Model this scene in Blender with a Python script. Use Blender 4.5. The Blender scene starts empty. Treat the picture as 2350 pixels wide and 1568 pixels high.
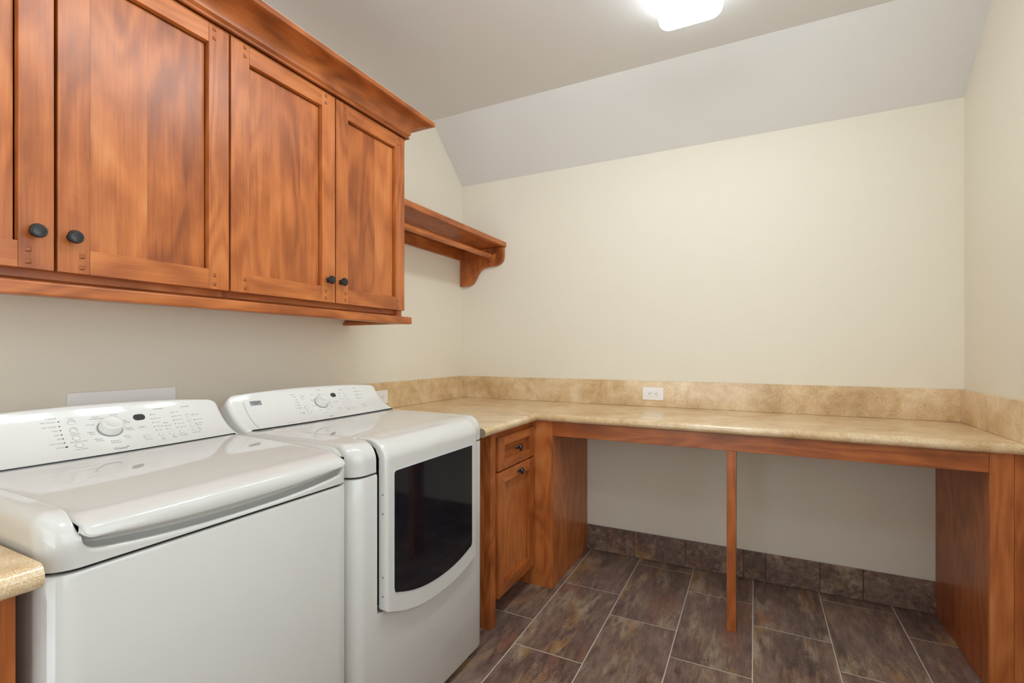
import bpy, bmesh, math, random
from mathutils import Vector, Matrix
random.seed(7)
S = bpy.context.scene
COL = S.collection

# ------------------------------------------------------------------ camera, light, exposure
F_PX = 1110.0
cam_d = bpy.data.cameras.new('camera'); cam = bpy.data.objects.new('camera', cam_d); COL.objects.link(cam)
cam_d.sensor_width = 36.0; cam_d.lens = 36.0 * F_PX / 2350.0
cam_d.shift_y = 21.0 / 2350.0; cam_d.clip_start = 0.01
cam.location = (0, 0, 1.25); cam.rotation_euler = (math.pi / 2, 0, math.atan2(557, F_PX))
S.camera = cam
S.view_settings.view_transform = 'Standard'; S.view_settings.look = 'None'
S.view_settings.gamma = 1.0; S.view_settings.use_curve_mapping = False
S.view_settings.exposure = 0.35
S.cycles.max_bounces = 14; S.cycles.diffuse_bounces = 8; S.cycles.glossy_bounces = 6
S.cycles.sample_clamp_indirect = 6.0; S.cycles.caustics_reflective = False
S.cycles.use_denoising = True
w = bpy.data.worlds.new('world'); S.world = w; w.use_nodes = True
wn = w.node_tree.nodes; wl = w.node_tree.links; bg = wn['Background']          # overcast sky; bright ground below it added to lift the ceiling
tc = wn.new('ShaderNodeTexCoord'); sx = wn.new('ShaderNodeSeparateXYZ'); rp = wn.new('ShaderNodeValToRGB')
wl.new(tc.outputs['Generated'], sx.inputs[0]); wl.new(sx.outputs['Z'], rp.inputs[0]); wl.new(rp.outputs[0], bg.inputs[0])
rp.color_ramp.elements[0].position = 0.0; rp.color_ramp.elements[0].color = (0.92, 0.98, 1.0, 1)
rp.color_ramp.elements[1].position = 0.06; rp.color_ramp.elements[1].color = (0.50, 0.55, 0.58, 1)
bg.inputs[1].default_value = 3.0
LAMP, LAMP_DIM = 18.5, 4.5         # emission of the ceiling lamps' diffusers; the one over the desk burns dimmer
WY0, WY1, WZ0, WZ1 = -1.30, 1.45, 0.95, 2.25       # unseen window added in the right wall for side fill light
DX0, DX1, DZ0, DZ1 = -1.25, 0.15, 0.10, 2.10       # unseen glazed door added behind the camera to fill front-facing surfaces
def portal(sx, sy, loc, rot):  # samples sky light through an added fill opening
    pl = bpy.data.lights.new('fill_portal', 'AREA'); pl.shape = 'RECTANGLE'; pl.size = sx; pl.size_y = sy; pl.cycles.is_portal = True
    po = bpy.data.objects.new('fill_portal', pl); COL.objects.link(po); po.location = loc; po.rotation_euler = rot
portal(WZ1 - WZ0, WY1 - WY0, (0.93, (WY0 + WY1) / 2, (WZ0 + WZ1) / 2), (0, math.pi / 2, 0))
portal(DX1 - DX0, DZ1 - DZ0, ((DX0 + DX1) / 2, -1.61, (DZ0 + DZ1) / 2), (math.pi / 2, 0, 0))

# ------------------------------------------------------------------ dimensions (metres)
XL, XR, YB, YF = -1.885, 0.8715, 2.955, -1.55      # walls
ZC = 2.752; CREASE_Y = 2.5905; KNEE_Z = 2.43        # ceiling, start of slope, top of back wall

# ------------------------------------------------------------------ material helpers
def srgb(r, g, b):
    f = lambda c: (c / 255 / 12.92) if c / 255 <= 0.04045 else ((c / 255 + 0.055) / 1.055) ** 2.4
    return (f(r), f(g), f(b), 1)
class NT:
    def __init__(s, name):
        s.m = bpy.data.materials.new(name); s.m.use_nodes = True
        s.t = s.m.node_tree; s.b = s.t.nodes['Principled BSDF']
    def n(s, typ, **kw):
        nd = s.t.nodes.new(typ)
        for k, v in kw.items():
            if k[0] == 'i' and k[1:].isdigit(): s.set(nd.inputs[int(k[1:])], v)
            elif hasattr(nd, k): setattr(nd, k, v)
            else: s.set(nd.inputs[k], v)
        return nd
    def set(s, sock, v):
        if isinstance(v, bpy.types.NodeSocket): s.t.links.new(v, sock)
        elif isinstance(v, bpy.types.Node): s.t.links.new(v.outputs[0], sock)
        else: sock.default_value = v
    def math(s, op, a, b=0.0):
        nd = s.n('ShaderNodeMath', operation=op); s.set(nd.inputs[0], a); s.set(nd.inputs[1], b); return nd.outputs[0]
    def ramp(s, fac, stops):
        nd = s.n('ShaderNodeValToRGB'); s.set(nd.inputs[0], fac); e = nd.color_ramp.elements
        while len(e) < len(stops): e.new(0.5)
        for k, (p, c) in enumerate(stops): e[k].position = p; e[k].color = c
        return nd.outputs[0]
    def mix(s, fac, a, b, typ='MIX'):
        nd = s.n('ShaderNodeMix', data_type='RGBA', blend_type=typ)
        s.set(nd.inputs[0], fac); s.set(nd.inputs[6], a); s.set(nd.inputs[7], b); return nd.outputs[2]
    def noise(s, vec, scale, detail=3.0, rough=0.5, dist=0.0):
        nd = s.n('ShaderNodeTexNoise'); s.set(nd.inputs['Vector'], vec)
        nd.inputs['Scale'].default_value = scale; nd.inputs['Detail'].default_value = detail
        nd.inputs['Roughness'].default_value = rough; nd.inputs['Distortion'].default_value = dist
        return nd.outputs[0]
    def bump(s, h, strength=0.2, dist=0.002):
        nd = s.n('ShaderNodeBump'); nd.inputs['Strength'].default_value = strength; nd.inputs['Distance'].default_value = dist
        s.set(nd.inputs['Height'], h); s.t.links.new(nd.outputs[0], s.b.inputs['Normal'])
    def p(s, **kw):
        for k, v in kw.items(): s.set(s.b.inputs[k.replace('_', ' ')], v)
        return s.m
def plain(name, col, rough=0.5, spec=0.5, metal=0.0, coat=0.0):
    t = NT(name); t.p(Base_Color=col, Roughness=rough, Metallic=metal)
    t.b.inputs['Specular IOR Level'].default_value = spec; t.b.inputs['Coat Weight'].default_value = coat
    return t.m
def objco(t, board=True):
    co = t.n('ShaderNodeTexCoord').outputs['Object']
    if not board: return co, None
    at = t.n('ShaderNodeAttribute', attribute_name='board')
    sc = t.n('ShaderNodeVectorMath', operation='SCALE'); sc.inputs[0].default_value = (7.3, 11.7, 5.1); t.set(sc.inputs['Scale'], at.outputs['Fac'])
    return t.n('ShaderNodeVectorMath', operation='ADD', i0=co, i1=sc.outputs[0]).outputs[0], at.outputs['Fac']
def stretch(t, v, axis, along, across):
    mp = t.n('ShaderNodeMapping'); t.set(mp.inputs[0], v)
    s = [across] * 3; s[axis] = along; mp.inputs['Scale'].default_value = s
    return mp.outputs[0]
def make_wood(name, axis):
    t = NT(name); v, bid = objco(t)
    fig = t.noise(stretch(t, v, axis, 0.9, 4.2), 1.0, 2.0, 0.5, 0.35)
    cath = t.math('SINE', t.math('MULTIPLY', fig, 74.0))
    fine = t.noise(stretch(t, v, axis, 7.0, 190.0), 1.0, 3.0, 0.65, 0.3)
    blot = t.noise(stretch(t, v, axis, 3.6, 6.5), 1.0, 3.0, 0.5, 0.9)
    a = t.math('ADD', t.math('MULTIPLY', cath, 0.048), t.math('MULTIPLY', fine, 0.24))
    a = t.math('ADD', a, t.math('MULTIPLY', blot, 0.40)); a = t.math('ADD', a, 0.14)
    a = t.math('ADD', a, t.math('MULTIPLY', t.math('SUBTRACT', t.math('FRACT', t.math('MULTIPLY', bid, 3.7)), 0.5), 0.13))
    c = t.ramp(a, [(0.22, srgb(106, 52, 21)), (0.40, srgb(160, 87, 40)), (0.54, srgb(188, 110, 55)), (0.74, srgb(214, 144, 86))])
    t.p(Base_Color=c, Roughness=t.math('ADD', t.math('MULTIPLY', fine, 0.12), 0.28))
    t.b.inputs['Specular IOR Level'].default_value = 0.5
    t.bump(fine, 0.05, 0.001)
    return t.m
WOOD = {a: make_wood('stained_alder_' + 'xyz'[a], a) for a in range(3)}
PEG = plain('dark_peg_wood', srgb(150, 82, 38), 0.35)
def make_laminate():
    t = NT('mottled_tan_laminate'); v, _ = objco(t, False)
    big = t.noise(v, 5.0, 4.0, 0.6, 0.5); sp = t.noise(v, 380.0, 3.0, 0.7); md = t.noise(v, 24.0, 4.0, 0.6)
    a = t.math('ADD', t.math('MULTIPLY', big, 0.42), t.math('MULTIPLY', sp, 0.62)); a = t.math('ADD', a, t.math('MULTIPLY', md, 0.18))
    c = t.ramp(a, [(0.42, srgb(146, 112, 70)), (0.53, srgb(194, 160, 112)), (0.62, srgb(216, 188, 146)), (0.74, srgb(238, 222, 192))])
    t.p(Base_Color=c, Roughness=0.30); t.b.inputs['Coat Weight'].default_value = 0.6; t.b.inputs['Coat Roughness'].default_value = 0.16; t.bump(sp, 0.05, 0.001); return t.m
LAM = make_laminate()
def make_paint(name, col, b=0.12):
    t = NT(name); v, _ = objco(t, False)
    t.p(Base_Color=col, Roughness=0.72); h = t.noise(v, 260.0, 3.0, 0.6)
    h2 = t.noise(v, 18.0, 3.0, 0.5); t.bump(t.math('ADD', h, t.math('MULTIPLY', h2, 1.5)), b, 0.0012); return t.m
WALL = make_paint('cream_wall_paint', srgb(229, 224, 210))
CEIL = make_paint('pale_grey_ceiling_paint', srgb(221, 221, 221), 0.16)
def make_tile():
    t = NT('brown_slate_look_tile'); v, bid = objco(t)
    mp = t.n('ShaderNodeMapping'); t.set(mp.inputs[0], v); mp.inputs['Scale'].default_value = (5.0, 1.9, 5.0)
    big = t.noise(mp.outputs[0], 1.0, 4.0, 0.62, 0.5)
    m2 = t.n('ShaderNodeMapping'); t.set(m2.inputs[0], v); m2.inputs['Scale'].default_value = (42.0, 9.0, 42.0)
    stk = t.noise(m2.outputs[0], 1.0, 5.0, 0.7, 0.3); gr = t.noise(v, 210.0, 2.0, 0.6)
    hue = t.noise(mp.outputs[0], 1.7, 2.0, 0.5, 0.2)
    a = t.math('ADD', t.math('MULTIPLY', big, 0.40), t.math('MULTIPLY', stk, 0.50)); a = t.math('ADD', a, t.math('MULTIPLY', gr, 0.22))
    c = t.ramp(a, [(0.43, srgb(80, 63, 57)), (0.55, srgb(116, 94, 85)), (0.66, srgb(142, 120, 106)), (0.78, srgb(176, 156, 132))])
    worn = t.math('ADD', t.math('MULTIPLY', hue, 0.70), t.math('ADD', t.math('MULTIPLY', stk, 0.40), t.math('MULTIPLY', gr, 0.20)))
    worn = t.ramp(worn, [(0.66, (0, 0, 0, 1)), (0.80, (1, 1, 1, 1))])
    tint = t.ramp(t.noise(mp.outputs[0], 2.3, 2.0, 0.5, 0.2), [(0.42, srgb(176, 162, 140)), (0.60, srgb(166, 126, 76))])
    c = t.mix(t.math('MULTIPLY', worn, 0.75), c, tint)
    red = t.ramp(t.noise(mp.outputs[0], 1.1, 2.0, 0.5, 0.1), [(0.30, (1, 1, 1, 1)), (0.42, (0, 0, 0, 1))])
    c = t.mix(t.math('MULTIPLY', red, 0.40), c, srgb(134, 82, 62))
    t.p(Base_Color=c, Roughness=t.math('ADD', 0.26, t.math('MULTIPLY', stk, 0.25))); t.bump(t.math('ADD', stk, gr), 0.12, 0.0012); return t.m
TILE = make_tile()
GROUT = plain('light_grout', srgb(196, 188, 178), 0.8)
DGROUT = plain('dark_grout', srgb(62, 50, 46), 0.8)
WHITE = plain('white_enamel', srgb(210, 209, 205), 0.035, 0.5, 0, 0.3)
WHITE2 = plain('white_console_plastic', srgb(226, 226, 223), 0.03, 0.5)
GREYPL = plain('grey_plastic', srgb(150, 148, 144), 0.4)
PRINT = plain('grey_printing', srgb(140, 140, 141), 0.6)
BLACK = plain('black_plastic', srgb(22, 22, 24), 0.35)
LED = plain('indicator_black', srgb(60, 60, 62), 0.4)
RING = plain('pale_grey_ring', srgb(172, 172, 172), 0.5)
LOGO = plain('dark_grey_printing', srgb(96, 96, 98), 0.5)
BRONZE = plain('oil_rubbed_black_metal', srgb(24, 23, 24), 0.28, 0.6)
DISP = plain('smoked_display', srgb(52, 53, 54), 0.18)
STEEL = plain('brushed_steel', srgb(150, 150, 152), 0.35, 0.5, 0.8)
PLASTW = plain('white_outlet_plastic', srgb(240, 240, 240), 0.35)
COREG = plain('grey_particle_core', srgb(150, 142, 122), 0.8)
def make_glass():
    t = NT('black_speckled_glass'); v, _ = objco(t, False)
    n = t.noise(v, 520.0, 1.0, 0.5)
    c = t.ramp(n, [(0.55, srgb(15, 17, 24)), (0.80, srgb(40, 42, 50))])
    t.p(Base_Color=c, Roughness=0.06); t.b.inputs['Specular IOR Level'].default_value = 0.55; return t.m
GLASS = make_glass()
def make_glow(power):
    t = NT('glowing_diffuser'); t.p(Base_Color=(0.9, 0.9, 0.88, 1), Roughness=0.4)
    t.b.inputs['Emission Color'].default_value = (0.88, 0.965, 1.0, 1); t.b.inputs['Emission Strength'].default_value = power; return t.m
GLOW, GLOW_DIM = make_glow(LAMP), make_glow(LAMP_DIM)

# ------------------------------------------------------------------ mesh helpers
def bmn():
    bm = bmesh.new(); bm.faces.layers.float.new('board'); return bm
def _fin(bm, fs, mi, board):
    lay = bm.faces.layers.float['board']; r = random.random() if board is None else board
    for f in fs: f.material_index = mi; f[lay] = r
def box(bm, x0, x1, y0, y1, z0, z1, mi=0, board=None):
    v = [bm.verts.new((x, y, z)) for x in (x0, x1) for y in (y0, y1) for z in (z0, z1)]
    fs = [bm.faces.new([v[i] for i in q]) for q in ((0, 1, 3, 2), (4, 6, 7, 5), (0, 4, 5, 1), (2, 3, 7, 6), (0, 2, 6, 4), (1, 5, 7, 3))]
    _fin(bm, fs, mi, board); return fs
def prism(bm, pts, axis, a, b, mi=0, board=None):
    """extrude a 2-D outline along an axis (0: pts=(y,z), 1: pts=(x,z), 2: pts=(x,y))"""
    def P(p, h): return ((h, p[0], p[1]), (p[0], h, p[1]), (p[0], p[1], h))[axis]
    A = [bm.verts.new(P(p, a)) for p in pts]; B = [bm.verts.new(P(p, b)) for p in pts]; n = len(pts)
    fs = [bm.faces.new(A), bm.faces.new(B[::-1])] + [bm.faces.new((A[i], B[i], B[(i + 1) % n], A[(i + 1) % n])) for i in range(n)]
    _fin(bm, fs, mi, board); bmesh.ops.recalc_face_normals(bm, faces=fs); return fs
def rrect(a0, a1, b0, b1, r, seg=6):
    """rounded rectangle; r a number or four radii (a0b0, a1b0, a1b1, a0b1)"""
    rs = r if isinstance(r, (list, tuple)) else [r] * 4; out = []
    for (cx, cy, sx, sy, st), q in zip(((a0, b0, 1, 1, 180), (a1, b0, -1, 1, 270), (a1, b1, -1, -1, 0), (a0, b1, 1, -1, 90)), rs):
        if q <= 0: out.append((cx, cy)); continue
        for k in range(seg + 1):
            an = math.radians(st + 90 * k / seg); out.append((cx + sx * q + q * math.cos(an), cy + sy * q + q * math.sin(an)))
    return out
def lathe(bm, prof, org, axis=Vector((0, 0, 1)), seg=24, mi=0):
    """prof: (radius, height) along axis from org"""
    rot = Vector((0, 0, 1)).rotation_difference(Vector(axis)).to_matrix(); rings = []
    for r, h in prof:
        if r < 1e-6: rings.append([bm.verts.new(Vector(org) + rot @ Vector((0, 0, h)))])
        else: rings.append([bm.verts.new(Vector(org) + rot @ Vector((r * math.cos(2 * math.pi * k / seg), r * math.sin(2 * math.pi * k / seg), h))) for k in range(seg)])
    fs = []
    for A, B in zip(rings, rings[1:]):
        for k in range(seg):
            k2 = (k + 1) % seg
            if len(A) == 1 and len(B) == 1: continue
            if len(A) == 1: fs.append(bm.faces.new((A[0], B[k2], B[k])))
            elif len(B) == 1: fs.append(bm.faces.new((A[k], A[k2], B[0])))
            else: fs.append(bm.faces.new((A[k], A[k2], B[k2], B[k])))
    for R in (rings[0], rings[-1]):
        if len(R) > 1: fs.append(bm.faces.new(R))
    _fin(bm, fs, mi, None); bmesh.ops.recalc_face_normals(bm, faces=fs)
def sweep(bm, loops, mi=0, closed=True, caps=True):
    V = [[bm.verts.new(p) for p in L] for L in loops]; fs = []; n = len(V[0])
    for A, B in zip(V, V[1:]):
        for k in range(n if closed else n - 1):
            k2 = (k + 1) % n; fs.append(bm.faces.new((A[k], A[k2], B[k2], B[k])))
    if caps: fs += [bm.faces.new(V[0]), bm.faces.new(V[-1][::-1])]
    _fin(bm, fs, mi, None); bmesh.ops.recalc_face_normals(bm, faces=fs); return V
def worldloc(o):
    p = Vector((0, 0, 0))
    while o: p += o.location; o = o.parent
    return p
def put(name, bm, mats, parent=None, bev=0.0, smooth=None, seg=2, label=None, lim=40, base=None):
    """link the bmesh (in world coordinates) as ONE mesh object"""
    loc = worldloc(parent) if parent else Vector((0, 0, 0))
    org = Vector(base) if base else loc
    bmesh.ops.translate(bm, verts=bm.verts, vec=-org)
    me = bpy.data.meshes.new(name); bm.to_mesh(me); bm.free()
    for m in (mats if isinstance(mats, (list, tuple)) else [mats]): me.materials.append(m)
    o = bpy.data.objects.new(name, me); COL.objects.link(o)
    if parent: o.parent = parent
    o.location = org - loc
    if smooth is not None: me.shade_smooth(); me.set_sharp_from_angle(angle=math.radians(smooth))
    if bev:
        b = o.modifiers.new('bevel', 'BEVEL'); b.width = bev; b.segments = seg; b.limit_method = 'ANGLE'; b.angle_limit = math.radians(lim)
        if smooth is None: me.shade_smooth(); me.set_sharp_from_angle(angle=math.radians(lim)); b.harden_normals = True
    if label: o['label'] = label
    return o
def tag(o, label, cat, group=None):
    o['label'] = label; o['category'] = cat
    if group: o['group'] = group
    return o
def thing(name, loc, label, cat, group=None):
    o = bpy.data.objects.new(name, None); COL.objects.link(o); o.location = loc; o.empty_display_size = 0.05
    return tag(o, label, cat, group)
def struct(name, bm, mats, **kw):
    o = put(name, bm, mats, **kw); o['kind'] = 'structure'; return o
def boolean(o, cutter_bm):
    me = bpy.data.meshes.new('cut'); cutter_bm.to_mesh(me); cutter_bm.free()
    c = bpy.data.objects.new('cut', me); COL.objects.link(c); c.location = worldloc(o) * 0
    md = o.modifiers.new('cut', 'BOOLEAN'); md.operation = 'DIFFERENCE'; md.solver = 'EXACT'; md.object = c
    bpy.context.view_layer.update()
    dg = bpy.context.evaluated_depsgraph_get(); new = bpy.data.meshes.new_from_object(o.evaluated_get(dg))
    o.modifiers.clear(); o.data = new; bpy.data.objects.remove(c); bpy.data.meshes.remove(me)

# ------------------------------------------------------------------ room shell
def build_room():
    random.seed('room')
    T = 0.1
    bm = bmn(); box(bm, XL - T, XL, YF - T, YB + T, 0, ZC + 0.05); struct('wall_left', bm, WALL)
    bm = bmn(); box(bm, XR, XR + T, YF - T, WY0, 0, ZC + 0.05); box(bm, XR, XR + T, WY1, YB + T, 0, ZC + 0.05); box(bm, XR, XR + T, WY0, WY1, 0, WZ0); box(bm, XR, XR + T, WY0, WY1, WZ1, ZC + 0.05); struct('wall_right', bm, WALL)
    bm = bmn(); mid = (WY0 + WY1) / 2; e = 0.05
    for b in ((WY0, WY0 + e, WZ0, WZ1), (WY1 - e, WY1, WZ0, WZ1), (mid - 0.03, mid + 0.03, WZ0 + e, WZ1 - e), (WY0 + e, WY1 - e, WZ0, WZ0 + e), (WY0 + e, WY1 - e, WZ1 - e, WZ1)): box(bm, XR + 0.03, XR + 0.07, *b)
    struct('fill_window_1', bm, PLASTW)  # frame of the unseen window added for fill
    bm = bmn(); box(bm, XL, XR, YB + 0.0005, YB + T, 0, KNEE_Z); struct('wall_back', bm, WALL)
    bm = bmn(); box(bm, XL, DX0, YF - T, YF, 0, ZC); box(bm, DX1, XR, YF - T, YF, 0, ZC); box(bm, DX0, DX1, YF - T, YF, 0, DZ0); box(bm, DX0, DX1, YF - T, YF, DZ1, ZC); struct('wall_front', bm, WALL)
    bm = bmn(); e = 0.07
    for b in ((DX0, DX0 + e, DZ0, DZ1), (DX1 - e, DX1, DZ0, DZ1), (DX0 + e, DX1 - e, DZ0, DZ0 + e), (DX0 + e, DX1 - e, DZ1 - e, DZ1)): box(bm, b[0], b[1], YF - 0.07, YF - 0.03, b[2], b[3])
    struct('fill_door_1', bm, PLASTW)  # frame of the unseen door added for fill
    bm = bmn(); box(bm, XL, XR, YF, CREASE_Y, ZC, ZC + T)
    prism(bm, [(CREASE_Y, ZC), (YB, KNEE_Z), (YB + T, KNEE_Z), (YB + T, ZC + T), (CREASE_Y, ZC + T)], 0, XL, XR)
    struct('ceiling', bm, CEIL)
    # floor: laid tiles in thirds over a grout bed
    bm = bmn(); box(bm, XL, XR, YF, YB, -0.10, -0.0008, 1)
    tw, tl, g, x0 = 0.3035, 0.608, 0.0022, -0.008
    for k in range(-7, 4):
        xa, xb = max(x0 + k * tw + g, XL), min(x0 + (k + 1) * tw - g, XR)
        if xb - xa < 0.01: continue
        off = 0.028 - 0.2027 * k
        y = off - 8 * tl
        while y < YB:
            ya, yb = max(y + g, YF), min(y + tl - g, YB)
            if yb - ya > 0.01: box(bm, xa, xb, ya, yb, -0.006, 0.0)
            y += tl
    struct('floor', bm, [TILE, GROUT], bev=0.0007, seg=1)
    # tile skirting on the back wall
    bm = bmn(); xs = [-0.955, -0.652, -0.357, -0.056, 0.052, 0.30, 0.484, 0.785]
    box(bm, -0.955, 0.785, YB - 0.008, YB, 0.0, 0.1535, 1)
    for a, b in zip(xs, xs[1:]): box(bm, a + 0.001, b - 0.001, YB - 0.012, YB - 0.002, 0.002, 0.155)
    struct('baseboard_back', bm, [TILE, DGROUT], bev=0.001, seg=1)

# ------------------------------------------------------------------ joinery
def peg(par, x, y, z, s=0.0058):
    bm = bmn(); v = [bm.verts.new((x, y + a * s, z + b * s)) for a, b in ((-1, -1), (1, -1), (1, 1), (-1, 1))]
    w = [bm.verts.new((x + 0.003, y + a * s * 0.55, z + b * s * 0.55)) for a, b in ((-1, -1), (1, -1), (1, 1), (-1, 1))]
    fs = [bm.faces.new(w)] + [bm.faces.new((v[i], v[(i + 1) % 4], w[(i + 1) % 4], w[i])) for i in range(4)] + [bm.faces.new(v[::-1])]
    _fin(bm, fs, 0, None); put('peg', bm, PEG, par)
def knob(par, x, y, z, k=1.0):
    bm = bmn()
    lathe(bm, [(0.010 * k, 0), (0.010 * k, 0.002), (0.0065 * k, 0.005), (0.0055 * k, 0.011), (0.0075 * k, 0.016), (0.0145 * k, 0.019), (0.0165 * k, 0.022),
               (0.0165 * k, 0.0245), (0.0145 * k, 0.0275), (0.0125 * k, 0.0275), (0.0118 * k, 0.0290), (0.006 * k, 0.0298), (0, 0.030)], (x, y, z), (1, 0, 0), 32)
    put('knob', bm, BRONZE, par, smooth=50)
def shaker(par, name, x, y0, y1, z0, z1, st, knob_yz, pegs='tb', t=0.0215, rail=None, inset=0.018):
    """frame-and-panel front facing +X; x is its face"""
    rail = rail or st; bm = bmn()
    box(bm, x - t, x, y0, y0 + st, z0, z1, 0); box(bm, x - t, x, y1 - st, y1, z0, z1, 0)
    box(bm, x - t, x, y0 + st, y1 - st, z0, z0 + rail, 1); box(bm, x - t, x, y0 + st, y1 - st, z1 - rail, z1, 1)
    d = put(name, bm, [WOOD[2], WOOD[1]], par, bev=0.0014)
    bm = bmn(); ny = max(1, round((y1 - y0 - 2 * st) / 0.12)); ya = y0 + st; wd = (y1 - y0 - 2 * st) / ny
    cuts = [ya] + [ya + wd * (i + random.uniform(-0.2, 0.2)) for i in range(1, ny)] + [y1 - st]
    ax = 2 if z1 - z0 > y1 - y0 else 1
    if ax == 1: cuts = [ya, y1 - st]
    for a, b in zip(cuts, cuts[1:]): box(bm, x - t + 0.001, x - inset, a + (0.0035 if a == cuts[0] else 0), b - (0.0035 if b == cuts[-1] else 0), z0 + rail, z1 - rail - 0.0035, 0)
    put('panel', bm, WOOD[ax], d)
    pz = [z0 + 0.016, z0 + 0.044, z1 - 0.044, z1 - 0.016] if rail > 0.05 else [z0 + 0.012, z1 - 0.012]
    for py in (y0 + st * 0.74, y1 - st * 0.74):
        for z in pz: peg(d, x, py, z, 0.0058 if rail > 0.05 else 0.0042)
    knob(d, x, *knob_yz)
    return d
def build_upper_cabinets():
    random.seed('upper_cabinets')
    X = -1.51; Z0, Z1 = 1.442, 2.270
    def unit(y0, y1, doors, label):
        c = thing('overhead_cabinet', (XL, (y0 + y1) / 2, 1.415), label, 'cabinet', 'wall cabinets above the laundry machines')
        bm = bmn(); xf = X - 0.0215
        box(bm, XL, xf - 0.02, y0, y0 + 0.018, 1.425 if y0 < 0.9 else 1.425, 2.29, 0); box(bm, XL, xf - 0.02, y1 - 0.018, y1, 1.395 if y1 > 1.5 else 1.425, 2.29, 0)
        box(bm, XL, xf - 0.02, y0 + 0.018, y1 - 0.018, 1.425, 1.443, 1); box(bm, XL, xf - 0.02, y0 + 0.018, y1 - 0.018, 2.272, 2.29, 1)
        box(bm, XL, XL + 0.008, y0 + 0.018, y1 - 0.018, 1.443, 2.272, 0)
        put('carcass', bm, [WOOD[2], WOOD[1]], c)
        bm = bmn()
        box(bm, xf - 0.02, xf, y0, y0 + 0.03, 1.443, 2.30, 0); box(bm, xf - 0.02, xf, y1 - 0.03, y1, 1.395 if y1 > 1.5 else 1.443, 2.30, 0)
        box(bm, xf - 0.02, xf, y0 + 0.03, y1 - 0.03, 1.443, 1.475, 1); box(bm, xf - 0.075, xf - 0.055, y0 + 0.001, y1 - 0.001, 1.40, 1.4245, 1); box(bm, xf - 0.02, xf, y0 + 0.03, y1 - 0.03, 2.25, 2.30, 1)
        put('face_frame', bm, [WOOD[2], WOOD[1]], c)
        for a, b, ky in doors: shaker(c, 'door', X, a, b, Z0, Z1, 0.064, (ky, 1.529), rail=0.062)
        return c
    unit(0.100, 0.9850, [(0.113, 0.5475, 0.511), (0.5540, 0.9815, 0.580)], 'wide stained wood wall cabinet above the washer, nearest the camera')
    unit(0.9852, 1.8560, [(0.9885, 1.4210, 1.384), (1.4275, 1.8530, 1.450)], 'stained wood wall cabinet above the dryer, joining the hanging-rod shelf')
    # light rail: a moulded board along the bottom with a return to the wall
    lr = thing('light_rail', (-1.49, 1.0, 1.378), 'stained wood light rail under the wall cabinets', 'trim')
    bm = bmn(); prism(bm, rrect(-1.5305, -1.482, 1.378, 1.4115, [0.002, 0.004, 0.006, 0.002], 3), 1, 0.100, 1.872); put('front_rail', bm, WOOD[1], lr, smooth=40)
    bm = bmn(); prism(bm, rrect(1.826, 1.871, 1.379, 1.3945, 0.002, 2), 0, XL, -1.531); put('return_rail', bm, WOOD[0], lr, smooth=40)
    # crown moulding with a mitred return
    cr = thing('crown_molding', (-1.48, 1.0, 2.268), 'deep coved stained wood crown moulding on top of the wall cabinets', 'trim')
    prof = [(-0.010, 2.2715), (0.0, 2.2715), (0.0, 2.279), (-0.004, 2.282), (0.004, 2.290)]
    for k in range(1, 9):
        a = k / 8 * math.pi / 2; prof.append((0.004 + 0.080 * (1 - math.cos(a)), 2.290 + 0.057 * math.sin(a)))
    prof += [(0.088, 2.349), (0.088, 2.367), (0.074, 2.367), (-0.010, 2.312)]
    xb, yb = -1.492, 1.8675
    bm = bmn(); sweep(bm, [[(xb + d, 0.100, z) for d, z in prof], [(xb + d, yb + d, z) for d, z in prof]]); put('front_length', bm, WOOD[1], cr, smooth=25)
    bm = bmn(); sweep(bm, [[(xb + d, yb + d, z) for d, z in prof], [(XL, yb + d, z) for d, z in prof]]); put('return_length', bm, WOOD[0], cr, smooth=25)
    bm = bmn(); box(bm, XL + 0.0005, -1.517, 0.10, 1.855, 2.301, 2.310); put('top_board', bm, WOOD[1], cr)
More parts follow.
